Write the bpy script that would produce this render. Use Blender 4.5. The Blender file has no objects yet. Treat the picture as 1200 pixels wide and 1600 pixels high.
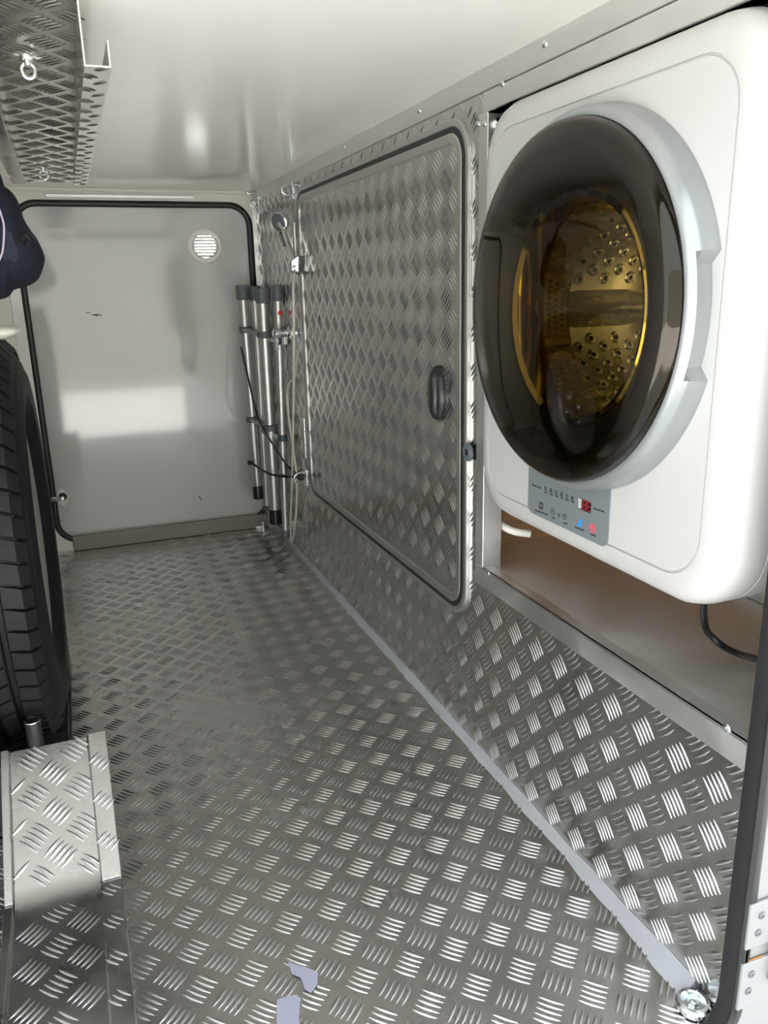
import bpy, bmesh, math, random
import numpy as np
from mathutils import Matrix, Vector
random.seed(7)
scene = bpy.context.scene
COL = scene.collection
PI = math.pi

# ------------------------------------------------------------------ camera
CAMH = 0.8
FPX = 1243.98
YAW, PITCH, ROLL = 0.36201, 0.278783, 0.023338
_f = np.array([math.sin(YAW)*math.cos(PITCH), math.cos(YAW)*math.cos(PITCH), -math.sin(PITCH)])
_r = np.array([math.cos(YAW), -math.sin(YAW), 0.0])
_d = np.cross(_f, _r)
_r2 = math.cos(ROLL)*_r + math.sin(ROLL)*_d
_d2 = -math.sin(ROLL)*_r + math.cos(ROLL)*_d
CM = np.array([_r2, _d2, _f])
cam_data = bpy.data.cameras.new('camera')
cam = bpy.data.objects.new('camera', cam_data); COL.objects.link(cam)
m = Matrix.Identity(4)
for i in range(3):
    m[i][0] = _r2[i]; m[i][1] = -_d2[i]; m[i][2] = -_f[i]
m[2][3] = CAMH
cam.matrix_world = m
cam_data.sensor_fit = 'VERTICAL'; cam_data.sensor_height = 36.0
cam_data.lens = FPX/1600*36.0
cam_data.clip_start = 0.01
scene.camera = cam

# ------------------------------------------------------------------ sky, exposure
world = bpy.data.worlds.new('overcast_sky'); scene.world = world
world.use_nodes = True
wn = world.node_tree.nodes; wl = world.node_tree.links
bg = wn['Background']
bg.inputs[0].default_value = (0.88, 0.95, 1.0, 1); bg.inputs[1].default_value = 1.9
bounce_sun_d = bpy.data.lights.new('bounce_sun', 'SUN'); bounce_sun_d.energy = 19.0; bounce_sun_d.angle = math.radians(6); bounce_sun_d.color = (1, .97, .93)
bounce_sun = bpy.data.objects.new('bounce_sun', bounce_sun_d); COL.objects.link(bounce_sun)
bounce_sun.location = (-1, 4, 6)          # added behind the van: lights only the paving, whose bounce brightens the ceiling
bounce_sun.rotation_euler = (math.radians(-36), 0, math.radians(12))
vs = scene.view_settings
vs.view_transform = 'Standard'; vs.look = 'None'; vs.gamma = 1.0; vs.use_curve_mapping = False
vs.exposure = 0.80
scene.cycles.use_denoising = True
scene.cycles.max_bounces = 14; scene.cycles.glossy_bounces = 8; scene.cycles.diffuse_bounces = 8
scene.cycles.transparent_max_bounces = 12
scene.cycles.caustics_reflective = True
scene.cycles.sample_clamp_indirect = 6.0

# ------------------------------------------------------------------ pixel -> point on a known plane
def ray(x, y): return CM.T @ np.array([(x-600)/FPX, (y-800)/FPX, 1.0])
def onX(x, y, X):
    d = ray(x, y); p = d*X/d[0]; return Vector((p[0], p[1], p[2]+CAMH))
def onY(x, y, Y):
    d = ray(x, y); p = d*Y/d[1]; return Vector((p[0], p[1], p[2]+CAMH))
def onZ(x, y, Z):
    d = ray(x, y); p = d*(Z-CAMH)/d[2]; return Vector((p[0], p[1], p[2]+CAMH))

XR, XL = 0.587, -0.45          # right wall, left wall
YB, YN = 2.632, 0.52           # back wall, near opening
ZC = 1.088                     # ceiling

# ------------------------------------------------------------------ materials
MATS = {}
def mat(name, color, rough=0.5, metal=0.0, noise=0.0, nscale=20.0, rnoise=0.0, bump=0.0, bscale=60.0,
        color2=None, coat=0.0, spec=None, stretch=None, trans=0.0, emit=0.0, ior=None):
    if name in MATS: return MATS[name]
    mt = bpy.data.materials.new(name); mt.use_nodes = True
    nt = mt.node_tree; b = nt.nodes['Principled BSDF']
    b.inputs['Base Color'].default_value = (*color, 1)
    b.inputs['Roughness'].default_value = rough
    b.inputs['Metallic'].default_value = metal
    if coat: b.inputs['Coat Weight'].default_value = coat; b.inputs['Coat Roughness'].default_value = 0.06
    if spec is not None: b.inputs['Specular IOR Level'].default_value = spec
    if trans: b.inputs['Transmission Weight'].default_value = trans
    if ior: b.inputs['IOR'].default_value = ior
    if emit:
        b.inputs['Emission Color'].default_value = (*color, 1); b.inputs['Emission Strength'].default_value = emit
    if noise or rnoise or bump:
        tc = nt.nodes.new('ShaderNodeTexCoord'); mp = nt.nodes.new('ShaderNodeMapping')
        nt.links.new(tc.outputs['Object'], mp.inputs['Vector'])
        if stretch: mp.inputs['Scale'].default_value = stretch
        n = nt.nodes.new('ShaderNodeTexNoise'); n.inputs['Scale'].default_value = nscale
        n.inputs['Detail'].default_value = 5; n.inputs['Roughness'].default_value = 0.6
        nt.links.new(mp.outputs[0], n.inputs['Vector'])
        if noise:
            c2 = color2 or tuple(c*0.6 for c in color)
            rm = nt.nodes.new('ShaderNodeValToRGB')
            rm.color_ramp.elements[0].position = 0.5-0.25/max(noise, .01)*0.5 if noise < 1 else 0.4
            rm.color_ramp.elements[0].position = 0.30; rm.color_ramp.elements[1].position = 0.68
            rm.color_ramp.elements[0].color = (*[a*(1-noise)+b2*noise for a, b2 in zip(color, c2)], 1)
            rm.color_ramp.elements[1].color = (*color, 1)
            nt.links.new(n.outputs['Fac'], rm.inputs[0]); nt.links.new(rm.outputs[0], b.inputs['Base Color'])
        if rnoise:
            mr = nt.nodes.new('ShaderNodeMapRange')
            mr.inputs['From Min'].default_value = .3; mr.inputs['From Max'].default_value = .7
            mr.inputs['To Min'].default_value = max(rough-rnoise, .02); mr.inputs['To Max'].default_value = rough+rnoise
            nt.links.new(n.outputs['Fac'], mr.inputs['Value']); nt.links.new(mr.outputs[0], b.inputs['Roughness'])
        if bump:
            n2 = nt.nodes.new('ShaderNodeTexNoise'); n2.inputs['Scale'].default_value = bscale
            n2.inputs['Detail'].default_value = 3
            nt.links.new(mp.outputs[0], n2.inputs['Vector'])
            bp = nt.nodes.new('ShaderNodeBump'); bp.inputs['Strength'].default_value = bump; bp.inputs['Distance'].default_value = 0.002
            nt.links.new(n2.outputs['Fac'], bp.inputs['Height']); nt.links.new(bp.outputs[0], b.inputs['Normal'])
    MATS[name] = mt
    return mt

ALU_WALL = mat('aluminium_tread_wall', (.67, .665, .655), .20, 1, noise=.25, nscale=5, rnoise=.07, bump=.12, bscale=35)
ALU_FLOOR = mat('aluminium_tread_floor', (.66, .655, .645), .26, 1, noise=.30, nscale=4, rnoise=.05, bump=.05, bscale=30)
ALU_RAMP = mat('aluminium_tread_ramp', (.56, .56, .555), .30, 1, noise=.2, nscale=9, rnoise=.08, bump=.12, bscale=40)
ALU_TRIM = mat('brushed_aluminium_trim', (.84, .84, .83), .42, 1, noise=.18, nscale=14, rnoise=.08)
ALU_POLISH = mat('polished_aluminium', (.62, .615, .60), .42, 1, rnoise=.05, noise=.05)
ALU_SHELF = mat('scratched_aluminium_shelf', (.86, .85, .83), .50, 1, noise=.12, nscale=8, rnoise=.10, bump=.05, bscale=25)
CHROME = mat('chrome', (.88, .88, .88), .07, 1)
ZINC = mat('zinc_plated_steel', (.78, .82, .84), .20, 1, noise=.15, nscale=60)
WHITE_GLOSS = mat('glossy_white_panel', (.80, .79, .76), .16, 0, rnoise=.03, nscale=3, coat=.3)
CEIL = mat('ceiling_white_gelcoat', (.92, .90, .85), .15, 0, rnoise=.03, nscale=2, spec=.38)
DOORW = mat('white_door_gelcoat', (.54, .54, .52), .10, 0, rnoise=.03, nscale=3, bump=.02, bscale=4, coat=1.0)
CREAM = mat('cream_frame', (.78, .75, .68), .35, 0, noise=.1, nscale=6)
RUBBER = mat('black_rubber', (.012, .012, .013), .45, 0)
TYRE = mat('tyre_rubber', (.005, .0053, .006), .55, 0, spec=.3, noise=.3, nscale=30, bump=.1, bscale=200)
PLASTIC_W = mat('white_washer_plastic', (.49, .49, .478), .30, 0, spec=.45)
RING_S = mat('silver_plastic_ring', (.34, .355, .36), .30, .6)
GREY_PANEL = mat('grey_control_panel', (.17, .19, .20), .35, 0)
BLACK_PL = mat('black_plastic', (.012, .012, .013), .3, 0)
GREY_PL = mat('grey_plastic', (.11, .125, .14), .5, 0)
WOOD = mat('brown_ply', (.55, .33, .17), .6, 0, noise=.6, nscale=6, stretch=(1, 1, 14), color2=(.26, .14, .07))
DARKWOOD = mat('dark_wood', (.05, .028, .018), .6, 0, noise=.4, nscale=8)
NAVY = mat('navy_fabric', (.006, .009, .021), .85, 0, noise=.4, nscale=60, bump=.4, bscale=300)
NAVY2 = mat('navy_fabric_flap', (.014, .021, .042), .8, 0, noise=.3, nscale=60, bump=.4, bscale=300)
SEAL = mat('grey_sealant', (.44, .45, .475), .42, 0, noise=.35, nscale=9, color2=(.30, .31, .33), bump=.2, bscale=60)
STEEL_D = mat('sill_brown_steel', (.28, .25, .21), .45, .3, noise=.3, nscale=10)
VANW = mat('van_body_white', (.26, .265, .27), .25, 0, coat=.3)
RUST = mat('rust', (.55, .24, .06), .8, 0, noise=.5, nscale=80)
TAPE = mat('lavender_tape', (.33, .33, .42), .35, 0, trans=.0)
RED = mat('red_dot', (.7, .02, .02), .4, 0)
BLUE = mat('blue_print', (.02, .28, .75), .4, 0)
REDP = mat('red_print', (.70, .10, .12), .4, 0)
PRINT = mat('dark_print', (.03, .035, .04), .5, 0)
DISP = mat('display_black', (.015, .008, .01), .1, 0)
LED = mat('red_led', (.30, .02, .03), .4, 0, emit=.12)
DRUM = mat('steel_drum', (.80, .77, .68), .25, 1, rnoise=.05)
GASKETG = mat('door_bowl_glass', (.75, .62, .25), .06, 1)
PALEPLAST = mat('pale_plastic_film', (.66, .66, .58), .3, 0)
GROUND = mat('outside_paving', (.70, .69, .67), .9, 0, noise=.3, nscale=3)
RIMM = mat('alloy_rim', (.88, .88, .87), .34, 1)

def glass_mat():
    mt = bpy.data.materials.new('smoked_door_glass'); mt.use_nodes = True
    nt = mt.node_tree; nt.nodes.clear()
    o = nt.nodes.new('ShaderNodeOutputMaterial'); mx = nt.nodes.new('ShaderNodeMixShader')
    tr = nt.nodes.new('ShaderNodeBsdfTransparent'); tr.inputs[0].default_value = (.50, .43, .25, 1)
    gl = nt.nodes.new('ShaderNodeBsdfGlossy'); gl.inputs['Roughness'].default_value = .025; gl.inputs[0].default_value = (.95, .9, .88, 1)
    fr = nt.nodes.new('ShaderNodeFresnel'); fr.inputs[0].default_value = 1.44
    nt.links.new(fr.outputs[0], mx.inputs[0]); nt.links.new(tr.outputs[0], mx.inputs[1]); nt.links.new(gl.outputs[0], mx.inputs[2])
    nt.links.new(mx.outputs[0], o.inputs[0])
    return mt
SMOKED = glass_mat()

# ------------------------------------------------------------------ mesh building
class MB:
    def __init__(s): s.v = []; s.f = []
    def add(s, vs_, fs):
        o = len(s.v); s.v += [tuple(p) for p in vs_]; s.f += [tuple(i+o for i in f) for f in fs]; return s
    def box(s, lo, hi):
        x0, y0, z0 = lo; x1, y1, z1 = hi
        return s.add([(x0,y0,z0),(x1,y0,z0),(x1,y1,z0),(x0,y1,z0),(x0,y0,z1),(x1,y0,z1),(x1,y1,z1),(x0,y1,z1)],
                     [(0,3,2,1),(4,5,6,7),(0,1,5,4),(1,2,6,5),(2,3,7,6),(3,0,4,7)])
    def obox(s, c, ax, half):          # oriented box: centre, 3 axes, half sizes
        c = Vector(c); a = [Vector(v).normalized()*h for v, h in zip(ax, half)]
        P = [c+a[0]*i+a[1]*j+a[2]*k for k in (-1, 1) for i, j in ((-1,-1),(1,-1),(1,1),(-1,1))]
        return s.add(P, [(0,3,2,1),(4,5,6,7),(0,1,5,4),(1,2,6,5),(2,3,7,6),(3,0,4,7)])
    def loft(s, loops, cap0=True, cap1=True, closed=True):
        n = len(loops[0]); o = len(s.v)
        for l in loops: s.v += [tuple(p) for p in l]
        for k in range(len(loops)-1):
            for i in range(n if closed else n-1):
                j = (i+1) % n
                s.f.append((o+k*n+i, o+k*n+j, o+(k+1)*n+j, o+(k+1)*n+i))
        if cap0: s.f.append(tuple(o+i for i in reversed(range(n))))
        if cap1: s.f.append(tuple(o+(len(loops)-1)*n+i for i in range(n)))
        return s
    def tube(s, pts, r, seg=10, closed=False, caps=True):
        pts = [Vector(p) for p in pts]; n = len(pts)
        rs = r if isinstance(r, (list, tuple)) else [r]*n
        loops = []; prev = None
        for i, p in enumerate(pts):
            a = pts[(i-1) % n] if (closed or i > 0) else p
            b = pts[(i+1) % n] if (closed or i < n-1) else p
            t = (b-a).normalized()
            if prev is None:
                up = Vector((0,0,1)) if abs(t.z) < .9 else Vector((0,1,0))
                nrm = t.cross(up).normalized()
            else:
                nrm = (prev-t*prev.dot(t)).normalized()
            prev = nrm; bn = t.cross(nrm)
            loops.append([p+(nrm*math.cos(2*PI*k/seg)+bn*math.sin(2*PI*k/seg))*rs[i] for k in range(seg)])
        if closed: loops.append(loops[0]); return s.loft(loops, False, False)
        return s.loft(loops, caps, caps)
    def lathe(s, prof, org, axis, seg=32, ref=None, cap0=False, cap1=False, a0=0, a1=2*PI):
        ax = Vector(axis).normalized()
        rf = Vector(ref) if ref else (Vector((0,0,1)) if abs(ax.z) < .9 else Vector((1,0,0)))
        u = (rf-ax*rf.dot(ax)).normalized(); w = ax.cross(u); org = Vector(org)
        full = abs(a1-a0-2*PI) < 1e-6
        n = seg if full else seg+1
        loops = [[org+ax*h+(u*math.cos(a0+(a1-a0)*k/seg)+w*math.sin(a0+(a1-a0)*k/seg))*r for k in range(n)] for r, h in prof]
        return s.loft(loops, cap0, cap1, full)
    def prism(s, outline, vec):        # 3-D outline (list of points) pushed along vec
        v = Vector(vec); a = [Vector(p) for p in outline]
        return s.loft([a, [p+v for p in a]])
    def sphere(s, c, r, seg=12, rings=8, sc=(1,1,1)):
        c = Vector(c); loops = []
        for i in range(1, rings):
            th = PI*i/rings
            loops.append([c+Vector((math.sin(th)*math.cos(2*PI*k/seg)*sc[0], math.sin(th)*math.sin(2*PI*k/seg)*sc[1], math.cos(th)*sc[2]))*r for k in range(seg)])
        o = len(s.v); s.loft(loops, False, False)
        s.v += [tuple(c+Vector((0,0,r*sc[2]))), tuple(c-Vector((0,0,r*sc[2])))]
        t = len(s.v)-2; last = o+(rings-2)*seg
        for k in range(seg):
            s.f.append((t, o+k, o+(k+1) % seg)); s.f.append((t+1, last+(k+1) % seg, last+k))
        return s
    def sweep(s, path, prof, normal, closed=True):
        """profile (a = outwards in the plane, b = along normal) swept along a planar path"""
        nrm = Vector(normal); path = [Vector(p) for p in path]; n = len(path); loops = []
        for i, p in enumerate(path):
            a = path[(i-1) % n] if (closed or i) else p
            b = path[(i+1) % n] if (closed or i < n-1) else p
            t = (b-a).normalized(); o = t.cross(nrm).normalized()
            loops.append([p+o*x+nrm*y for x, y in prof])
        if closed: loops.append(loops[0]); return s.loft(loops, False, False)
        return s.loft(loops)
    def build(s, name, mt, parent=None, smooth=False, angle=40, facing=None):
        me = bpy.data.meshes.new(name); me.from_pydata(s.v, [], s.f)
        bm = bmesh.new(); bm.from_mesh(me); bmesh.ops.recalc_face_normals(bm, faces=bm.faces)
        if facing is not None:
            fv = Vector(facing)
            if sum(f.normal.dot(fv)*f.calc_area() for f in bm.faces) < 0: bmesh.ops.reverse_faces(bm, faces=bm.faces)
        bm.to_mesh(me); bm.free()
        if smooth:
            for p in me.polygons: p.use_smooth = True
            try: me.set_sharp_from_angle(angle=math.radians(angle))
            except Exception: pass
        me.materials.append(mt)
        o = bpy.data.objects.new(name, me); COL.objects.link(o)
        if parent is not None:
            o.parent = parent; o.matrix_parent_inverse = parent.matrix_world.inverted()
        return o

def tag(o, label=None, cat=None, group=None, kind=None):
    if label: o['label'] = label
    if cat: o['category'] = cat
    if group: o['group'] = group
    if kind: o['kind'] = kind
    return o
def empty(name, loc):
    e = bpy.data.objects.new(name, None); COL.objects.link(e); e.location = loc; e.empty_display_size = .02
    e.matrix_world = Matrix.Translation(loc)
    return e
def bevel(o, w=.002, seg=2):
    b = o.modifiers.new('bevel', 'BEVEL'); b.width = w; b.segments = seg; b.limit_method = 'ANGLE'; return o
def rrect(a0, a1, b0, b1, r, seg=8, rs=None):
    """2-D rounded rectangle, counter-clockwise; rs = radii of (a1b1, a0b1, a0b0, a1b0)"""
    rs = rs or (r, r, r, r); out = []
    for (ca, cb, st), q in zip(((1, 1, 0), (0, 1, 1), (0, 0, 2), (1, 0, 3)), rs):
        A = (a1-q) if ca else (a0+q); B = (b1-q) if cb else (b0+q)
        for k in range(seg+1):
            t = PI/2*(st+k/seg); out.append((A+q*math.cos(t), B+q*math.sin(t)))
    return out
def smoothpath(pts, n=8, closed=False):
    pts = [Vector(p) for p in pts]; out = []; N = len(pts)
    for i in range(N if closed else N-1):
        p0 = pts[(i-1) % N] if (closed or i) else pts[i]
        p1 = pts[i]; p2 = pts[(i+1) % N]
        p3 = pts[(i+2) % N] if (closed or i+2 < N) else p2
        for k in range(n):
            t = k/n
            out.append(.5*((2*p1)+(p2-p0)*t+(2*p0-5*p1+4*p2-p3)*t*t+(3*p1-p0-3*p2+p3)*t**3))
    if not closed: out.append(pts[-1])
    return out

# embossed five-bar pattern: real little lens-shaped bars, alternately turned, on a diagonal chequer grid
PITCH_T = 0.0607
def tread(name, origin, U, V, N, u0, u1, v0, v1, keep, mt, parent, pu=0.0, pv=0.0, flip=1, h=.0017, scale=1.0, L=.0172, W=.0026, rot=None):
    origin = np.array(origin); U = np.array(U, float); V = np.array(V, float); N = np.array(N, float)
    P = PITCH_T*scale; L = L*scale; W = W*scale; h = h*scale
    ts = np.array([-.72, -.36, 0, .36, .72]); ss = np.array([-1, -.55, 0, .55, 1])
    loc = []
    for t in ts:
        k = 1-t*t
        for s_ in ss: loc.append((t*L, s_*W*k, h*(k**.6)*(1-s_*s_)))
    loc += [(-L, 0, 0), (L, 0, 0)]
    loc = np.array(loc)
    quads = [(i*5+j, (i+1)*5+j, (i+1)*5+j+1, i*5+j+1) for i in range(4) for j in range(4)]
    tris = [(25, j, j+1) for j in range(4)] + [(26, 20+j+1, 20+j) for j in range(4)]
    cs = []
    d = math.sqrt(.5)
    nu0, nu1 = int((u0-pu)/P)-2, int((u1-pu)/P)+2
    nv0, nv1 = int((v0-pv)/P)-2, int((v1-pv)/P)+2
    for i in range(nu0, nu1+1):
        for j in range(nv0, nv1+1):
            for k in (0, 1):
                cu = pu+(i+.5*k)*P; cv = pv+(j+.5*k)*P
                a = (d, -d*flip) if k == 0 else (d, d*flip)      # long direction
                b = (-a[1], a[0])
                for q in range(-2, 3):
                    off = q*.0074*scale
                    x = cu+b[0]*off; y = cv+b[1]*off
                    if u0 < x < u1 and v0 < y < v1 and (keep is None or keep(x, y)):
                        cs.append((x, y, a[0], a[1]))
    n = len(cs)
    if n == 0: return None
    cs = np.array(cs)
    A = cs[:, 2:3]*U+cs[:, 3:4]*V; B = -cs[:, 3:4]*U+cs[:, 2:3]*V
    C = origin+cs[:, 0:1]*U+cs[:, 1:2]*V
    co = C[:, None, :]+A[:, None, :]*loc[None, :, 0:1]+B[:, None, :]*loc[None, :, 1:2]+N[None, None, :]*(loc[None, :, 2:3]-.0001)
    co = co.reshape(-1, 3)
    base = (np.arange(n)*27)[:, None]
    hand = np.dot(np.cross(U, V), N) > 0
    qd = np.array(quads); tr = np.array(tris)
    if not hand: qd = qd[:, ::-1]; tr = tr[:, ::-1]
    Q = (base[:, :, None]+qd[None]).reshape(-1, 4); T = (base[:, :, None]+tr[None]).reshape(-1, 3)
    me = bpy.data.meshes.new(name)
    me.vertices.add(len(co)); me.vertices.foreach_set('co', co.ravel())
    nl = Q.size+T.size; me.loops.add(nl)
    me.loops.foreach_set('vertex_index', np.concatenate([Q.ravel(), T.ravel()]).astype(np.int32))
    npoly = len(Q)+len(T); me.polygons.add(npoly)
    st = np.concatenate([np.arange(len(Q))*4, Q.size+np.arange(len(T))*3]).astype(np.int32)
    me.polygons.foreach_set('loop_start', st)
    me.polygons.foreach_set('use_smooth', np.ones(npoly, bool))
    me.update(calc_edges=True); me.validate()
    me.materials.append(mt)
    o = bpy.data.objects.new(name, me); COL.objects.link(o)
    if parent is not None:
        o.parent = parent; o.matrix_parent_inverse = parent.matrix_world.inverted()
    o['kind'] = 'stuff'
    return o

def rivet(mb, c, n, r=.004, h=.002):
    n = Vector(n)
    mb.lathe([(r, 0), (r*.95, h*.5), (r*.6, h*.9), (r*.25, h), (r*.2, h*.6)], c, n, seg=12, cap1=True)

# ================================================================== the setting
ground = MB().box((-9, -14, -.66), (9, 9, -.60)).build('ground', GROUND); tag(ground, kind='structure')

wo_ = MB().box((-10, -7.4, -.60), (10, -7.0, 3.6)).build('wall_sky_block', mat('outside_render', (.20, .20, .19), .9, 0, noise=.3, nscale=1)); tag(wo_, kind='structure')  # added out of view to block low sky and darken reflections
floor = MB().box((XL-.03, YN-.03, -.03), (XR+.02, YB+.03, 0)).build('floor', ALU_FLOOR); tag(floor, kind='structure')
pa = onZ(610.4, 1450, 0)
tread('tread_bars', (0, 0, 0), (1, 0, 0), (0, 1, 0), (0, 0, 1), XL, XR-.012, YN, YB-.02, None, ALU_FLOOR, floor, pa.x, pa.y)

ceil = MB().box((XL-.03, YN-.03, ZC), (1.0, YB+.03, ZC+.03)).build('ceiling', CEIL); tag(ceil, kind='structure')
wl_ = MB().box((XL-.03, YN-.03, -.03), (XL, YB+.03, ZC)).build('wall_left', WHITE_GLOSS); tag(wl_, kind='structure')

# ---- right wall with a hole for the compartment door recess and the niche
NY0, NY1 = .5205, 1.095          # niche opening
NZ0, NZ1 = .347, 1.030
# compartment door outer frame
DY0, DY1 = 1.146, 2.128
DZ0, DZ1 = .231, 1.040
wr_ = MB()
wr_.box((XR, YN, 0), (XR+.02, NY1, NZ0-.012)); wr_.box((XR, NY1, 0), (XR+.02, YB+.03, ZC)); wr_.box((XR, YN, NZ1), (XR+.02, NY1, ZC))
wr_.box((XR, YN, NZ0-.012), (XR+.02, NY0, NZ1))
wallr = wr_.build('wall_right', ALU_WALL); tag(wallr, kind='structure')
pb = onX(800+775/3, 1100+250/3, XR)
def keep_wall(y, z):
    if y < NY1+.025 and z > NZ0-.03: return False
    if DY0-.002 < y < DY1+.002 and DZ0-.002 < z < DZ1+.002: return False
    return True
tread('tread_bars', (XR, 0, 0), (0, 1, 0), (0, 0, 1), (-1, 0, 0), YN+.005, YB-.012, .012, 1.058, keep_wall, ALU_WALL, wallr, pb.y, pb.z, flip=-1)

# ---- back wall: white frame round the far garage door
BX0, BX1, BZ0, BZ1 = -.118, .572, .028, 1.052      # outer edge of the black seal
wb = MB()
out = [(XL-.03, -.03), (XR+.02, -.03), (XR+.02, ZC), (XL-.03, ZC)]
inn = rrect(BX0+.012, BX1-.012, BZ0+.012, BZ1-.012, .06, 8)
# ring built as strips from the hole to the outer box
def hole_panel(mb, x0, x1, z0, z1, hole, y0, y1, to3):
    n = len(hole); o = len(mb.v)
    cx = sum(p[0] for p in hole)/n; cz = sum(p[1] for p in hole)/n
    ob = []
    for (a, b) in hole:
        dx, dz = a-cx, b-cz; t = 1e9
        if dx > 1e-9: t = min(t, (x1-cx)/dx)
        if dx < -1e-9: t = min(t, (x0-cx)/dx)
        if dz > 1e-9: t = min(t, (z1-cz)/dz)
        if dz < -1e-9: t = min(t, (z0-cz)/dz)
        ob.append((cx+dx*t, cz+dz*t))
    # snap nearest ones to the corners
    for c in ((x0, z0), (x1, z0), (x1, z1), (x0, z1)):
        k = min(range(n), key=lambda i: (ob[i][0]-c[0])**2+(ob[i][1]-c[1])**2); ob[k] = c
    L4 = [[to3(a, b, y0) for a, b in ob], [to3(a, b, y0) for a, b in hole], [to3(a, b, y1) for a, b in hole], [to3(a, b, y1) for a, b in ob]]
    L4.append(L4[0])
    mb.loft(L4, False, False)
hole_panel(wb, XL-.03, XR+.02, -.03, ZC, inn, YB, YB+.03, lambda a, b, y: (a, y, b))
wallb = wb.build('wall_back', CREAM); tag(wallb, kind='structure')
# thin moulding strips on the frame, and sill
t1 = MB().box((-.02, YB-.006, 1.062), (.40, YB-.0005, 1.071)).build('trim_1', ALU_POLISH); tag(t1, kind='structure'); bevel(t1, .001)
t2 = MB().box((XL, YB-.010, ZC-.010), (XR, YB-.0005, ZC)).build('trim_2', CREAM); tag(t2, kind='structure'); bevel(t2, .002)
sill = MB().box((-.072, YB-.018, 0.0005), (.562, YB-.0005, .048)).build('trim_3', STEEL_D); tag(sill, kind='structure'); bevel(sill, .003)
v = MB(); v.box((-.152, YB-.008, .03), (-.120, YB-.0005, 1.02)); t4 = v.build('trim_4', WHITE_GLOSS); tag(t4, kind='structure'); bevel(t4, .002)

# ---- far garage door
d1 = empty('door_1', (0.22, YB, .0)); tag(d1, kind='structure')
VC = onY(321, 384, YB)
hole = [(VC.x+.034*math.cos(2*PI*k/48), VC.z+.041*math.sin(2*PI*k/48)) for k in range(48)]
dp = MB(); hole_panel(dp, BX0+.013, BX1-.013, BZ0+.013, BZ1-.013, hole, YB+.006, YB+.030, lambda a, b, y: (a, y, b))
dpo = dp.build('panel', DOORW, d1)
gk = MB(); path = [(a, YB+.003, b) for a, b in rrect(BX0+.006, BX1-.006, BZ0+.006, BZ1-.006, .062, 10)]
gk.sweep(path, [(.008, -.000), (.009, -.008), (.004, -.014), (-.005, -.014), (-.010, -.006), (-.010, .006), (.008, .006)], (0, -1, 0)) if False else None
prof = [(.007*math.cos(2*PI*k/10), .007*math.sin(2*PI*k/10)+.004) for k in range(10)]
prof = [(x*1.35, y) for x, y in prof]
gk.sweep(path, prof, (0, -1, 0))
gk.build('seal', RUBBER, d1, True, 60)
vent = MB(); vent.lathe([(.036, .004), (.052, .003), (.054, -.001), (.052, -.004), (.046, -.006), (.0405, -.004), (.0385, .010), (.036, .024)], (VC.x, YB+.006, VC.z), (0, 1, 0), seg=40)
vo = vent.build('vent', WHITE_GLOSS, d1, True)
for p in vo.data.vertices: pass
vo.scale = (1, 1, 1)
for k in range(8):
    z = VC.z-.0315+k*.009; hw = math.sqrt(max(.0385**2-(z-VC.z)**2, 1e-5))*1.0
    s = MB(); s.obox((VC.x, YB+.010, z), ((1,0,0), (0,1,-.45), (0,.45,1)), (hw, .0060, .0021))
    s.build('slat', WHITE_GLOSS, vo)
LC = onY(97, 778, YB-.004)
lt = MB(); lt.prism([(LC.x+a, YB+.0055, LC.z+b) for a, b in ((-.020, .0), (-.008, .022), (.004, .028), (.016, .010), (.020, 0), (.012, -.018), (.004, -.028), (-.006, -.024))], (0, -.003, 0))
lto = lt.build('latch_plate', CREAM, d1)
MB().lathe([(.0125, 0), (.0125, .004), (.010, .005), (.009, .001)], (LC.x+.003, YB+.002, LC.z+.003), (0, -1, 0), seg=20, cap1=True).build('latch_hole', BLACK_PL, lto, True)
b_ = MB(); b_.box((LC.x-.052, YB-.014, LC.z-.007), (LC.x+.006, YB-.010, LC.z+.007)); rivet(b_, (LC.x+.001, YB-.014, LC.z), (0, -1, 0), .007, .004)
bevel(b_.build('latch_tongue', CHROME, lto), .001)
MB().box((BX0-.012, YB-.010, LC.z-.030), (BX0-.004, YB-.0005, LC.z+.034)).build('striker', CREAM, lto)
# bolt fitting at the other lower corner
bq2 = onY(408, 822, YB-.02)
bb = MB(); bb.box((bq2.x-.022, YB-.030, bq2.z-.006), (bq2.x+.012, YB-.019, bq2.z+.004)); bbo = bb.build('corner_bolt', CHROME, d1); bevel(bbo, .002)
MB().tube([(bq2.x+.004, YB-.036, bq2.z-.016), (bq2.x+.004, YB-.036, bq2.z+.020)], .005, 10).build('bolt_pin', CHROME, bbo, True)
sc_ = MB()
s0 = onY(150, 491, YB+.006)
for a, b, c, d in ((-.028, .006, -.016, .004), (-.014, .002, .010, -.002), (-.008, .005, .018, -.004), (-.002, -.004, .004, -.007)):
    sc_.box((s0.x+a, YB+.0052, s0.z+min(b, d)), (s0.x+c, YB+.0058, s0.z+min(b, d)+.0022))
sc_.build('scuff', PRINT, d1)
dt = MB()
for px, py in ((312, 776), (314, 780)):
    q = onY(px, py, YB+.006); dt.lathe([(.0028, 0), (.0015, .001)], (q.x, YB+.0058, q.z), (0, -1, 0), seg=8, cap1=True)
dt.build('spot', PRINT, d1)

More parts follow.
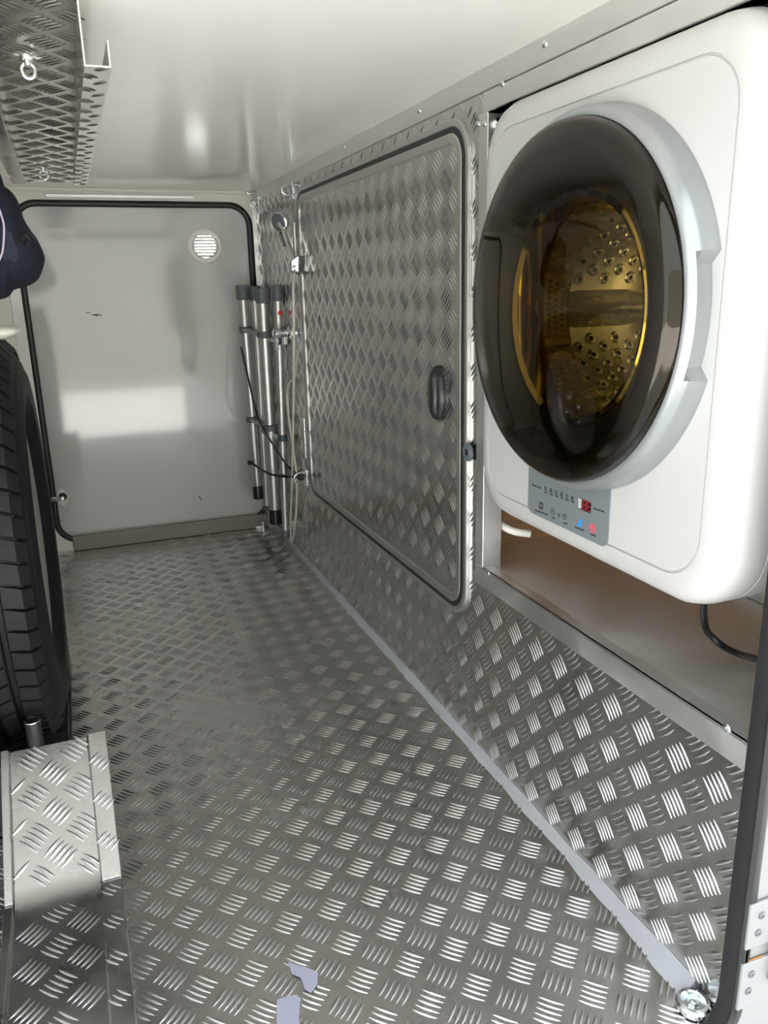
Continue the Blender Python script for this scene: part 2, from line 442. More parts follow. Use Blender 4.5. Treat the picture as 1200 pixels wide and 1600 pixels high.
# ---- near side of the van: body wall with the opening, black seal, hinges
NX0, NX1, NOZ0, NOZ1 = -.44, .5785, -.004, 1.07
wf = MB()
hole_panel(wf, -1.6, 2.2, -.45, 2.1, rrect(NX0, NX1+.014, NOZ0-.014, NOZ1, .055, 10), YN-.0165, YN-.003, lambda a, b, y: (a, y, b))
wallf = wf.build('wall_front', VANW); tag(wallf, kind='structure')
gs = MB(); path = [(a, YN-.010, b) for a, b in rrect(NX0-.002, NX1+.010, NOZ0-.010, NOZ1+.002, .055, 12)]
gs.sweep(path, [(-.0075, -.016), (-.0080, .000), (-.0072, .003), (-.0076, .005), (-.0070, .0065), (-.004, .009), (.002, .009), (.0060, .007), (.0065, -.004)], (0, -1, 0))
gso = gs.build('trim_5', RUBBER, None, True, 30); tag(gso, kind='structure')

# ================================================================== right wall fittings (setting)
def lbar(name, y0, y1, zt, hgt, x, depth, mt, label=None):
    mb = MB(); mb.box((x-.0022, y0, zt-hgt), (x, y1, zt)); mb.box((x-depth, y0, zt-.002), (x, y1, zt))
    o = mb.build(name, mt); tag(o, kind='structure'); return o
tt = MB(); tt.box((XR-.003, YN+.002, ZC-.030), (XR-.0004, YB-.012, ZC-.0002)); tto = tt.build('trim_6', ALU_TRIM); tag(tto, kind='structure'); bevel(tto, .0008)
for px, py in ((538, 229), (655, 173), (851, 69)):
    q = onX(px, py, XR-.003); r = MB(); rivet(r, q, (-1, 0, 0), .0045, .0025); r.build('rivet', ZINC, tto, True)
# niche frame: top bar, left post
nt_ = MB(); nt_.box((XR-.004, YN+.002, NZ1), (XR+.024, NY1+.012, NZ1+.026)); nto = nt_.build('trim_7', ALU_TRIM); tag(nto, kind='structure'); bevel(nto, .001)
q = onX(785, 131, XR-.004); r = MB(); rivet(r, q, (-1, 0, 0), .0045, .0025); r.build('rivet', ZINC, nto, True)
np_ = MB(); np_.box((XR-.004, NY1-.002, NZ0-.03), (XR-.0004, NY1+.022, NZ1)); np_.box((XR-.004, NY1-.004, NZ0), (XR+.03, NY1-.001, NZ1-.002))
npo = np_.build('trim_8', ALU_TRIM); tag(npo, kind='structure'); bevel(npo, .001)
for px, py in ((747, 194), (757, 194)):
    q = onX(px, py, XR-.004); r = MB(); rivet(r, q, (-1, 0, 0), .0042, .0025); r.build('rivet', ZINC, npo, True)
q = onX(774, 155, XR+.004); r = MB(); r.lathe([(.0085, 0), (.008, .006), (.004, .008)], (XR+.012, NY1-.004, NZ1-.016), (0, -1, 0), seg=14, cap1=True); r.build('bolt_head', ZINC, npo, True)
# niche lining
NXB = .905
def lining(name, lo, hi, mt): o = MB().box(lo, hi).build(name, mt); tag(o, kind='structure'); return o
lining('wall_niche_back', (NXB, YN-.004, NZ0-.05), (NXB+.02, 1.22, ZC), WOOD)
lining('wall_niche_far', (XR+.03, 1.20, NZ0-.05), (NXB, 1.22, ZC), WOOD)
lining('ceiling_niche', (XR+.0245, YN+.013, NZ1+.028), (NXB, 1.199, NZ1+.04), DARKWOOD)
lining('trim_9', (.604, 1.150, NZ0+.001), (.632, 1.170, NZ1), BLACK_PL)

# shelf tray under the machine
sh = empty('shelf_tray', (.72, .8, NZ0)); tag(sh, 'scratched bare aluminium shelf below the washing machine', 'shelf')
s = MB(); s.box((XR+.002, YN-.003, NZ0-.004), (NXB-.001, 1.199, NZ0)); s.build('tray', ALU_SHELF, sh)
s = MB(); s.box((XR-.006, YN-.003, NZ0-.028), (XR-.0005, NY1+.018, NZ0+.004)); s.box((XR-.006, YN-.003, NZ0+.001), (XR+.016, NY1-.004, NZ0+.004))
lip = s.build('front_lip', ALU_TRIM, sh); bevel(lip, .0012)
for px, py in ((762, 894), (1137, 1137)):
    q = onX(px, py, XR-.006); r = MB(); rivet(r, q, (-1, 0, 0), .0055, .003); r.build('screw', ZINC, lip, True)
s = MB(); s.box((NXB-.028, YN+.014, NZ0+.0005), (NXB-.0015, 1.198, NZ0+.022)); bevel(s.build('rear_lip', ALU_TRIM, sh), .001)

# sealant bead between floor and wall
sb = MB(); loops = []
N_ = 90
for i in range(N_+1):
    t = i/N_; y = YN+.045+(YB-.02-YN-.045)*t
    w = .0115+.004*math.sin(i*.9)*(1-t)*.35+.006*max(0, .12-t)/.12+.0008*random.uniform(-1, 1)
    if y > 1.9: w *= .8
    loops.append([(XR-.0003, y, .0004), (XR-.0003, y, w*1.0), (XR-w*.35, y, w*.55), (XR-w*.7, y, w*.28), (XR-w*1.25, y, .0004)])
sb.loft(loops); so = sb.build('trim_10', SEAL, None, True, 60); tag(so, kind='structure')

# ---- compartment door in the right wall
d2 = empty('door_2', (XR, 1.64, DZ0)); tag(d2, kind='structure')
def ring_yz(mb, y0, y1, z0, z1, r, inset, x0, x1, seg=10):
    """flat aluminium ring between the outline and an inset of it, from x0 (wall) out to x1"""
    A = rrect(y0, y1, z0, z1, r, seg); B = rrect(y0+inset, y1-inset, z0+inset, z1-inset, max(r-inset, .004), seg)
    L4 = [[(x0, a, b) for a, b in A], [(x1+.001, a, b) for a, b in A],
          [(x1, a, b) for a, b in rrect(y0+.0015, y1-.0015, z0+.0015, z1-.0015, r-.0015, seg)],
          [(x1, a, b) for a, b in rrect(y0+inset-.0015, y1-inset+.0015, z0+inset-.0015, z1-inset+.0015, max(r-inset, .004)+.0015, seg)],
          [(x1+.001, a, b) for a, b in B], [(x0, a, b) for a, b in B]]
    L4.append(L4[0]); mb.loft(L4, False, False)
RD = .062
f1 = MB(); ring_yz(f1, DY0, DY1, DZ0, DZ1, RD, .011, XR-.0003, XR-.0065); f1.build('outer_frame', ALU_POLISH, d2, True, 30)
g1 = MB(); ring_yz(g1, DY0+.011, DY1-.011, DZ0+.011, DZ1-.011, RD-.011, .009, XR-.0003, XR-.0075); g1.build('seal', RUBBER, d2, True, 30)
f2 = MB(); ring_yz(f2, DY0+.020, DY1-.020, DZ0+.020, DZ1-.020, RD-.020, .015, XR-.0003, XR-.0085); f2.build('inner_frame', ALU_POLISH, d2, True, 30)
PI_ = .035
pn = MB(); pn.prism([(XR-.0003, a, b) for a, b in rrect(DY0+PI_, DY1-PI_, DZ0+PI_, DZ1-PI_, .022, 6)], (-.0055, 0, 0))
pno = pn.build('panel', ALU_WALL, d2)
def keep_panel(y, z):
    a = PI_+.004
    return DY0+a < y < DY1-a and DZ0+a < z < DZ1-a
pbw = onX(440+880/3.53, 130+440/3.53, XR)
tread('tread_bars', (XR-.0058, 0, 0), (0, 1, 0), (0, 0, 1), (-1, 0, 0), DY0, DY1, DZ0, DZ1, keep_panel, ALU_WALL, pno, pbw.y, pbw.z, flip=-1)
for px, py in ((497, 314), (523, 303)):
    q = onX(px, py, XR-.006); r = MB(); rivet(r, q, (-1, 0, 0), .0045, .003); r.build('screw', ZINC, d2, True)
# twist latch
LQ = onX(686, 614, XR-.006)
lm = MB(); loops = []
for ins, xx in ((0, 0), (.0003, -.005), (.003, -.010), (.010, -.0145), (.020, -.016)):
    a = .029-ins; b = .0475-ins*1.2
    loops.append([(XR-.006+xx, LQ.y+a*math.cos(2*PI*k/32), LQ.z+b*math.sin(2*PI*k/32)) for k in range(32)])
lm.loft(loops); ho = lm.build('handle', BLACK_PL, d2, True, 50)
gr_ = MB(); loops = []
for ins, xx in ((0, -.008), (.0015, -.015), (.005, -.0195), (.009, -.021)):
    a = .013-ins; b = .041-ins*1.6
    loops.append([(XR-.006+xx, LQ.y-.008+a*math.cos(2*PI*k/24), LQ.z+b*math.sin(2*PI*k/24)) for k in range(24)])
gr_.loft(loops); gr_.build('grip', BLACK_PL, ho, True, 50)
MB().lathe([(.009, -.004), (.009, .0015), (.006, .0025), (.005, .0005)], (XR-.0185, LQ.y+.013, LQ.z-.004), (-1, 0, 0), seg=20, cap1=True).build('keyhole', RUBBER, ho, True)
# hinges on its far edge
for pxt, pyt, pxb, pyb in ((467, 346, 470, 425), (481, 656, 485, 720)):
    a = onX(pxt, pyt, XR-.010); b = onX(pxb, pyb, XR-.010); yy = DY1+.002
    h = MB(); h.lathe([(.005, b.z), (.005, b.z*.65+a.z*.35)], (XR-.011, yy, 0), (0, 0, 1), seg=10, cap0=True, cap1=True)
    h.lathe([(.0062, b.z*.64+a.z*.36), (.0062, b.z*.33+a.z*.67)], (XR-.011, yy, 0), (0, 0, 1), seg=10, cap0=True, cap1=True)
    h.lathe([(.005, b.z*.32+a.z*.68), (.005, a.z)], (XR-.011, yy, 0), (0, 0, 1), seg=10, cap0=True, cap1=True)
    h.box((XR-.006, yy, b.z), (XR-.003, yy+.012, a.z))
    h.build('hinge', ALU_POLISH, d2, True)

# ================================================================== washing machine
WX = .560                        # front face
WY0, WY1, WZ0, WZ1 = .558, 1.070, .464, 1.027
wm = empty('washing_machine', (.72, .81, .464)); tag(wm, 'compact white front loading washing machine in the wall niche', 'washing machine')
bd = MB(); loops = []
def wl_loop(ins, x, r):
    return [(x, a, b) for a, b in rrect(WY0+ins, WY1-ins, WZ0+ins, WZ1-ins, r, 10)]
for ins, x, r in ((.02, .86, .06), (.004, .845, .07), (0, .80, .075), (0, WX+.055, .075), (.0012, WX+.0545, .074), (.0012, WX+.0535, .074), (0, WX+.053, .075), (0, WX+.030, .075), (.003, WX+.016, .073), (.010, WX+.006, .068), (.020, WX+.0015, .06), (.030, WX, .054),
                  (.0345, WX, .050), (.035, WX+.0022, .050), (.0365, WX+.0022, .049), (.037, WX, .049), (.10, WX-.001, .03)):
    loops.append(wl_loop(ins, x, r))
# ring hole in the front: last loop becomes a circle
GC = Vector((0, .8036, .7683)); GR = .198
def circ_like(n_loop, r, x):
    out = []
    for (xx, a, b) in n_loop:
        t = math.atan2(b-GC.z, a-GC.y); out.append((x, GC.y+r*math.cos(t), GC.z+r*math.sin(t)))
    return out
loops[-1] = circ_like(loops[-2], .175, WX)
loops.append(circ_like(loops[-2], .150, WX+.03))
bd.loft(loops, True, False)
bd.build('body', PLASTIC_W, wm, True, 35)
# door: silver ring with a grip notch, smoked glass, inner bowl
do = empty('door', (WX-.05, GC.y, GC.z)); do.parent = wm; do.matrix_parent_inverse = wm.matrix_world.inverted()
NS = 144
ringp = [(.2125, .0), (.2125, .006), (.2105, .014), (.2105, .020), (.2085, .026), (.2045, .0305), (.2010, .0325), (.1990, .0325), (.1980, .0300), (.190, .026), (.160, .0)]
rg = MB(); loops = []
for (r, h) in ringp:
    lp = []
    for k in range(NS):
        a = 2*PI*k/NS
        rr = r
        # angle 0 = towards -y (near side), measured upwards
        da = math.degrees(math.atan2(math.sin(a), math.cos(a)))
        if -15 < da < 14 and r > .2000 and h < .024: rr = .1985+(r-.2000)*.05
        lp.append((WX-h, GC.y-rr*math.cos(a), GC.z+rr*math.sin(a)))
    loops.append(lp)
rg.loft(loops, False, False)
rg.build('ring', RING_S, do, True, 32)
gl = MB(); loops = []
for r, h in ((.1985, .0300), (.1980, .0400), (.1955, .0455), (.190, .0490), (.17, .0545), (.13, .0605), (.07, .0655), (.03, .0675), (.003, .068)):
    loops.append([(WX-h, GC.y-r*math.cos(2*PI*k/96), GC.z+r*math.sin(2*PI*k/96)) for k in range(96)])
gl.loft(loops, False, True); gl.build('smoked_glass', SMOKED, do, True, 60, facing=(-1, 0, 0))
# black inner cover behind the glass with the round mouth
MO = .128
MB().lathe([(.1975, .0300), (.1968, .0395), (.1940, .0445), (.189, .0475), (.176, .0500), (.170, .0490), (.160, .038), (MO+.010, .024), (MO+.006, .018), (MO+.004, -.02)], (WX, GC.y, GC.z-.002), (-1, 0, 0), seg=64).build('inner_cover', BLACK_PL, do, True)
MB().lathe([(MO+.008, .018), (MO+.003, .0215), (MO-.004, .018), (MO-.008, .004), (MO-.014, -.02), (MO-.018, -.05)], (WX, GC.y, GC.z-.002), (-1, 0, 0), seg=64).build('glass_bowl', GASKETG, do, True)
# drum
dr = empty('drum', (WX+.1, GC.y, GC.z)); dr.parent = wm; dr.matrix_parent_inverse = wm.matrix_world.inverted()
MB().lathe([(.112, .045), (.160, .050), (.165, .06), (.165, .215), (.160, .225)], (WX, GC.y, GC.z-.002), (1, 0, 0), seg=72).build('shell', DRUM, dr, True)
bk_ = MB(); bk_.lathe([(.161, .225), (.15, .228), (.10, .222), (.06, .214), (.05, .206), (.02, .203)], (WX, GC.y, GC.z-.002), (1, 0, 0), seg=72, cap1=True)
bko = bk_.build('back_plate', DRUM, dr, True)
for k in range(3):                                  # paddles along the shell
    a = math.radians(-2+120*k); pd = MB(); loops = []
    er = Vector((0, math.cos(a), math.sin(a))); et = Vector((0, -math.sin(a), math.cos(a)))
    for x, s_ in ((.062, .75), (.10, 1), (.18, 1), (.222, .7)):
        loops.append([Vector((WX+x, GC.y, GC.z-.002))+er*(.1655-hh*s_)+et*ww*s_ for ww, hh in ((-.026, 0), (-.018, .020), (-.008, .040), (0, .045), (.008, .040), (.018, .020), (.026, 0))])
    pd.loft(loops); pd.build('paddle', DRUM, dr, True, 70)
    # raised rib on the back plate and dimples between
    rb = MB(); loops = []
    a2 = a+math.radians(60); er = Vector((0, math.cos(a2), math.sin(a2))); et = Vector((0, -math.sin(a2), math.cos(a2)))
    for rr, w_ in ((.03, .012), (.06, .018), (.11, .026), (.15, .032)):
        loops.append([Vector((WX+.226-(.020 if rr < .05 else .006), GC.y, GC.z-.002))+er*rr+et*ww*w_+Vector((-hh, 0, 0)) for ww, hh in ((-1, 0), (-.6, .012), (0, .016), (.6, .012), (1, 0))])
    rb.loft(loops); rb.build('rib', DRUM, bko, True, 70)
    for ii in range(2):
        for jj in range(5):
            aa = a+math.radians(-34+ii*14+jj*13.0+(6 if ii else 0)); rr = .085+.030*ii
            bp = MB(); bp.sphere((WX+.224-.0015*ii, GC.y+rr*math.cos(aa), GC.z-.002+rr*math.sin(aa)), .0075, 10, 6, (.6, 1, 1)); bp.build('dimple', DRUM, bko, True, 80)
# holes in the shell: dark studs in rows
st = MB(); sb_ = MB()
for i in range(7):
    for j in range(44):
        a = 2*PI*(j+.5*(i % 2))/44
        if any(abs(((math.degrees(a)+2-120*k+180) % 360)-180) < 13 for k in range(3)): continue
        c = Vector((WX+.078+i*.021, GC.y+.1648*math.cos(a), GC.z-.002+.1648*math.sin(a)))
        n = Vector((0, -math.cos(a), -math.sin(a)))
        sb_.lathe([(.0088, 0), (.0070, .0026), (.0050, .0036), (.0034, .0030), (.0030, .0012)], c, n, seg=10)
        st.lathe([(.0032, .0010), (.0020, .0012)], c, n, seg=6, cap1=True)
sto = st.build('shell_holes', BLACK_PL, dr); sto['kind'] = 'stuff'
sbo = sb_.build('shell_bumps', DRUM, dr, True, 60); sbo['kind'] = 'stuff'
# control panel
CPX = WX-.0014
cp = MB()
c0 = onX(824, 735, WX); c1 = onX(953, 762, WX); c2 = onX(953, 851, WX); c3 = onX(829, 806, WX)
ya, yb = (c0.y+c3.y)/2, (c1.y+c2.y)/2
zb = (c2.z+c3.z)/2; zt = (c0.z+c1.z)/2+.03
cp.prism([(WX+.0005, a, b) for a, b in rrect(yb, ya, zb, zt, .012, 6, rs=(.001, .001, .012, .012))], (CPX-WX-.0005, 0, 0))
cpo = cp.build('control_panel', GREY_PANEL, wm)
def panel_rect(name, px0, py0, px1, py1, mt, par, d=.0006):
    """rectangle on the panel whose centre and size come from two picture corners"""
    a = onX(px0, py0, CPX); b = onX(px1, py1, CPX)
    q = MB(); q.box((CPX-d, min(a.y, b.y), min(a.z, b.z)), (CPX+.0002, max(a.y, b.y), max(a.z, b.z)))
    return q.build(name, mt, par)
ds = panel_rect('display', 905, 778, 923, 802, DISP, cpo, .0008)
q0 = onX(907, 790, CPX)
panel_rect('display_edge', 905, 778, 909, 795, PLASTIC_W, ds, .0011)
def seven(cy, cz, w, h, segs):
    mb = MB(); t = .0011; x0, x1 = CPX-.0014, CPX-.0008
    S_ = {'a': (-w, h, w, h), 'g': (-w, 0, w, 0), 'd': (-w, -h, w, -h), 'f': (-w, 0, -w, h), 'e': (-w, -h, -w, 0), 'b': (w, 0, w, h), 'c': (w, -h, w, 0)}
    for k in segs:
        a, b, c, d = S_[k]
        mb.box((x0, cy-max(a, c)-t/2, cz+min(b, d)-t/2), (x1, cy-min(a, c)+t/2, cz+max(b, d)+t/2))
    return mb
dc = onX(914, 789, CPX); dd_ = onX(921, 791, CPX)
seven(dc.y, dc.z, .0030, .0055, 'abcdefg').build('digit', LED, ds)
seven(dd_.y, dc.z, .0026, .0055, 'adefg').build('digit', LED, ds)
def dashes(px0, py0, px1, py1, n, hgt, mt=PRINT, name='lettering'):
    a = onX(px0, py0, CPX); b = onX(px1, py1, CPX); mb = MB()
    for i in range(n):
        t0 = (i+.12)/n; t1 = (i+.85)/n
        y0 = a.y+(b.y-a.y)*t0; y1 = a.y+(b.y-a.y)*t1; zc = a.z+(b.z-a.z)*(t0+t1)/2
        kind = (i*7+n) % 4; w = abs(y1-y0); lo, hi = min(y0, y1), max(y0, y1)
        x0, x1 = CPX-.0004, CPX+.0001; th = hgt*.24
        mb.box((x0, hi-th, zc-hgt/2), (x1, hi, zc+hgt/2))
        if kind != 1: mb.box((x0, lo, zc+hgt/2-th), (x1, hi, zc+hgt/2))
        if kind != 2: mb.box((x0, lo, zc-hgt/2), (x1, hi, zc-hgt/2+th))
        if kind == 3: mb.box((x0, lo, zc-hgt/2), (x1, lo+th, zc+hgt/2))
    return mb.build(name, mt, cpo)
dashes(831, 757, 846, 763, 11, .0022)
for i in range(6):
    px, py = 852+i*8.3, 765+i*3.0
    dashes(px-1, py+3.6, px+4.5, py+5.4, 4, .0018)
    a = onX(px+.6, py-1.5, CPX); ic = MB()
    ic.lathe([(.0030, -.0001), (.0030, .0004), (.0021, .0004), (.0021, -.0001)], (CPX, a.y, a.z), (-1, 0, 0), seg=12)
    if i % 2: ic.box((CPX-.0004, a.y-.0004, a.z-.002), (CPX, a.y+.0004, a.z+.002))
    ic.build('icon', PRINT, cpo)
a = onX(845.5, 790, CPX); ic = MB()
for ii in range(3):
    for jj in range(3):
        if (ii, jj) != (1, 1): ic.box((CPX-.0004, a.y+(ii-1)*.0034-.0013, a.z+(jj-1)*.0034-.0013), (CPX, a.y+(ii-1)*.0034+.0013, a.z+(jj-1)*.0034+.0013))
ic.build('icon', PRINT, cpo)
dashes(836, 797, 857, 804.5, 15, .0020)
for px, py, rr in ((863.5, 799, .0045), (882.5, 807, .0042)):
    a = onX(px, py, CPX); ic = MB(); ic.lathe([(rr, -.0001), (rr, .0004), (rr-.0009, .0004), (rr-.0009, -.0001)], (CPX, a.y, a.z), (-1, 0, 0), seg=16, a0=.6, a1=5.4)
    ic.box((CPX-.0004, a.y-.0005, a.z-.001), (CPX, a.y+.0005, a.z+rr)); ic.build('icon', PRINT, cpo)
a = onX(873.5, 805, CPX); ic = MB()
for k in (-1, 0, 1): ic.box((CPX-.0004, a.y-.0035+abs(k)*.001, a.z+k*.0018-.0004), (CPX, a.y+.0035-abs(k)*.001, a.z+k*.0018+.0004))
ic.build('icon', PRINT, cpo)
dashes(862, 808.5, 868, 810.5, 4, .0019); dashes(880, 816.5, 888, 819, 5, .0019)
dashes(898, 823.5, 913, 829, 10, .0021); dashes(923, 834.5, 932, 838, 5, .0021); dashes(927, 794, 945, 800, 12, .0021)
a = onX(905, 817, CPX); ic = MB()
ic.prism([(CPX, a.y+p, a.z+q_) for p, q_ in ((.0045, -.0045), (-.0010, -.0045), (-.0040, -.0040), (-.0042, .0050), (-.0015, .0058), (.0008, .0010))], (-.0005, 0, 0))
ic.build('icon', BLUE, cpo)
a = onX(926, 825.5, CPX); ic = MB()
ic.lathe([(.0058, -.0001), (.0058, .0005), (.0044, .0005), (.0044, -.0001)], (CPX, a.y, a.z), (-1, 0, 0), seg=24)
ic.lathe([(.0034, -.0001), (.0034, .0005), (.0024, .0005), (.0024, -.0001)], (CPX, a.y, a.z), (-1, 0, 0), seg=24, a0=.6, a1=2*PI-.6)
ic.box((CPX-.0005, a.y-.0006, a.z+.0002), (CPX, a.y+.0006, a.z+.0044)); ic.build('icon', REDP, cpo)
# drain hose and mains lead
HX = .612
hp = [onX(748, 735, HX), onX(750, 758, HX), onX(757, 790, HX+.002), onX(772, 810, HX+.008), onX(797, 828, HX+.02), onX(828, 834, HX+.05)]
MB().tube(smoothpath(hp, 8), .0065, 10).build('drain_hose', mat('white_hose', (.74, .73, .68), .4), wm, True)
cb = [onX(1096, 945, .70), onX(1100, 965, .70), onZ(1118, 1000, NZ0+.03), onZ(1150, 1020, NZ0+.010), onZ(1185, 1030, NZ0+.007), onZ(1225, 1034, NZ0+.007)]
cb[0].z = .49
MB().tube(smoothpath(cb, 8), .0042, 8).build('mains_lead', RUBBER, wm, True)
# wall hanging brackets behind
for lo, hi in (((.858, .62, .55), (NXB-.0005, .70, .60)), ((.858, .94, .55), (NXB-.0005, 1.02, .60)), ((.858, .62, .92), (NXB-.0005, 1.02, .96))):
    MB().box(lo, hi).build('hanging_bracket', STEEL_D, wm)

# ================================================================== small things on the right wall
def dring(name, c, n, up, size, label, group=None, thick=.0022):
    """eye plate on a surface with a wire loop: c on the surface, n outwards, up in the surface"""
    n = Vector(n); up = Vector(up); sd = n.cross(up)
    e = empty(name, c)
    p = MB(); p.obox(Vector(c)+n*.0012, (up, sd, n), (size*.75, size*.22, .0012)); po = p.build('base_plate', ZINC, e); bevel(po, .0006)
    for s_ in (-1, 1):
        r = MB(); rivet(r, Vector(c)+n*.0024+up*size*.58*s_, n, .0035, .002); r.build('screw', ZINC, po, True)
    lp = [Vector(c)+n*.003+up*size*.42, Vector(c)+n*size*.55+up*size*.42, Vector(c)+n*size*.95+up*size*.2, Vector(c)+n*size*.95-up*size*.2, Vector(c)+n*size*.55-up*size*.42, Vector(c)+n*.003-up*size*.42]
    MB().tube(smoothpath(lp, 6), thick, 8).build('loop', ZINC, e, True)
    tag(e, label, 'tie-down ring', group)
    return e
dring('tie_down_ring', onX(458, 297, XR), (-1, 0, 0), (0, .0, 1), .030, 'zinc wire loop high on the tread plate wall above the shower head')
dring('tie_down_ring', onX(405, 318, XR-.002), (-1, 0, 0), (0, 0, 1), .028, 'wire loop at the top of the corner beside the white rear door')
dring('tie_down_ring', onX(479, 746, XR), (-1, 0, 0), (0, 0, 1), .036, 'low wire loop with the black bungee hooked on it')
# swivel eye in the top corner
ce = empty('corner_eye', onY(387, 296, YB)); tag(ce, 'small round metal eye in the ceiling corner over the rear door', 'eye bolt')
c = onY(387, 297, YB-.01); c.x = min(c.x, XR-.02)
MB().lathe([(.004, 0), (.004, .010)], (c.x, YB-.0104, c.z), (0, -1, 0), seg=10, cap1=True).build('stem', ZINC, ce, True)
MB().tube([(c.x+.009*math.cos(2*PI*k/20), YB-.024+.004*math.sin(2*PI*k/20), c.z+.013*math.sin(2*PI*k/20)) for k in range(20)], .003, 8, True).build('eye', ZINC, ce, True)
# corner angle strip between back wall and right wall
cs_ = MB(); cs_.box((XR-.012, YB-.0125, .05), (XR-.0005, YB-.0105, ZC-.032)); cso = cs_.build('trim_11', ALU_TRIM); tag(cso, kind='structure')

# round rubber stop between the hatch and the machine
bq = onX(737, 706, XR)
bs = empty('round_stop', (XR, bq.y, bq.z)); tag(bs, 'round dark rubber stop screwed between hatch and washing machine', 'door stop')
MB().lathe([(.0150, .0003), (.0150, .004), (.013, .006), (.006, .0062), (.0055, .005)], (XR-.0042, bq.y, bq.z), (-1, 0, 0), seg=24, cap1=True).build('rubber_disc', GREY_PL, bs, True)
r = MB(); rivet(r, (XR-.0092, bq.y, bq.z), (-1, 0, 0), .0048, .002); r.build('screw', BLACK_PL, bs, True)

# ---- shower: head in its wall holder, hose, tap
shx = XR-.045
hd = onX(437, 347, shx+.005); hb = onX(456, 405, XR-.035)
shw = empty('hand_shower', hb); tag(shw, 'chrome hand shower with a thin hose hanging on the tread plate wall', 'shower')
ax = (hb-hd).normalized()
mb = MB(); pts = [hd+ax*.004, hd+ax*.03, hd+ax*.06, hb, hb+ax*.03]
mb.tube(smoothpath(pts, 5), [.0085]*5+[.0085+.0008*k*.3 for k in range(5)]+[.0095]*5+[.0095-.0006*k for k in range(5)]+[.0065], 14); mb.build('handle', CHROME, shw, True)
fd = Vector((-.75, -.55, -.25)).normalized()
mb = MB(); mb.lathe([(.010, -.024), (.020, -.016), (.026, -.004), (.026, .004), (.023, .006)], hd, fd, seg=28, cap0=True); mb.build('head', CHROME, shw, True)
mb = MB(); mb.lathe([(.023, .006), (.020, .009), (.005, .010)], hd, fd, seg=28, cap1=True); mb.build('spray_face', GREY_PL, shw, True)
for k in range(9):
    p = hd+ax*(.022+k*.0075)+Vector((-.0095, -.003, 0)); g = MB(); g.obox(p, ((0, 1, 0), (1, 0, 0), ax), (.006, .0018, .0018)); g.build('grip_rib', BLACK_PL, shw)
h0 = hb+ax*.032
def W(px, py, off): return onX(px, py, XR-off)
hose = [h0, W(458.5, 450, .030), W(459.5, 520, .026), W(459, 600, .024), W(458, 680, .022), W(456, 760, .022), W(454, 820, .020), W(455, 846, .016), W(459, 836, .014), W(463.5, 790, .012), W(463, 740, .012), W(458, 700, .012), W(451, 650, .014), W(449, 615, .014), W(453, 597, .014), W(460, 592, .012), W(462, 575, .010), W(463, 545, .012)]
hose[0] = h0
MB().tube(smoothpath(hose, 10), .0036, 8).build('hose', mat('hose_braid', (.80, .76, .68), .35, .35), shw, True)
hl = empty('shower_holder', (XR, hb.y, hb.z)); tag(hl, 'chrome wedge shaped bracket that holds the hand shower', 'bracket')
wq = hb+ax*.018
mb = MB()
o1 = [(-.020, .022), (.010, .016), (.018, .002), (.012, -.026), (-.012, -.020)]
mb.loft([[(XR-.0008, hb.y+a*.9, wq.z+b) for a, b in o1], [(XR-.026, wq.y+a*.9, wq.z+b) for a, b in o1], [(XR-.044, wq.y+a*.55+.002, wq.z+b*.6-.004) for a, b in o1]])
bevel(mb.build('wedge', mat('dull_chrome', (.50, .50, .50), .22, 1), hl), .003, 3)
tp = onX(453, 520, XR); te = empty('shower_tap', tp); tag(te, 'small chrome shower tap behind the ladder on the tread plate wall', 'tap')
mb = MB(); mb.lathe([(.020, .0005), (.020, .004), (.012, .008), (.011, .030), (.014, .034), (.014, .046), (.010, .050)], tp, (-1, 0, 0), seg=20, cap1=True); mb.build('tap_body', CHROME, te, True)
mb = MB(); mb.obox(tp+Vector((-.040, 0, -.022)), ((1, 0, 0), (0, 1, 0), (0, 0, 1)), (.004, .006, .026)); bevel(mb.build('lever', CHROME, te), .002)
mb = MB(); mb.lathe([(.009, 0), (.009, .022)], tp+Vector((-.018, -.006, -.012)), (0, -.3, -1), seg=14, cap1=True); mb.build('outlet', CHROME, te, True)

# ================================================================== folded ladder in the corner
lad = empty('folded_ladder', (.5, 2.5, 0)); tag(lad, 'folded aluminium ladder with grey end caps leaning in the corner', 'ladder')
def stile(pxt, pyt, pxb, pyb, Y, R_, foot, footm):
    a = onY(pxt, pyt, Y); b = onY(pxb, pyb, Y)
    d = (b-a).normalized(); L = (b-a).length
    MB().lathe([(R_, .012), (R_, L-.010)], a, d, seg=20, cap0=True, cap1=True).build('stile', ALU_POLISH, lad, True)
    MB().lathe([(R_*1.0, -.001), (R_*1.32, .001), (R_*1.32, .034), (R_*1.14, .043), (R_*.99, .044)], a, d, seg=20, cap0=True).build('end_cap', GREY_PL, lad, True)
    MB().lathe([(R_*1.02, L-foot), (R_*1.13, L-foot+.002), (R_*1.13, L-.002), (R_*.95, L)], b-d*L, d, seg=20, cap1=True).build('foot', footm, lad, True)
    return a, b, d
YT = (2.545, 2.40, 2.33, 2.54)
S1 = stile(378, 446, 404, 779, YT[0], .0150, .045, BLACK_PL)
S2 = stile(409, 450, 431, 818, YT[1], .0175, .048, BLACK_PL)
S3 = stile(433, 446, 446.5, 839, YT[2], .0108, .024, GREY_PL)
S4 = stile(397, 447, 418, 797, YT[3], .0140, .018, GREY_PL)
def at(S_, py, Y):
    a, b, d = S_; lo, hi = 0, (b-a).length
    # point on the stile at the picture row py
    for _ in range(40):
        mid = (lo+hi)/2; p = a+d*mid; c = CM @ np.array([p.x, p.y, p.z-CAMH])
        if 800+FPX*c[1]/c[2] < py: lo = mid
        else: hi = mid
    return a+d*lo
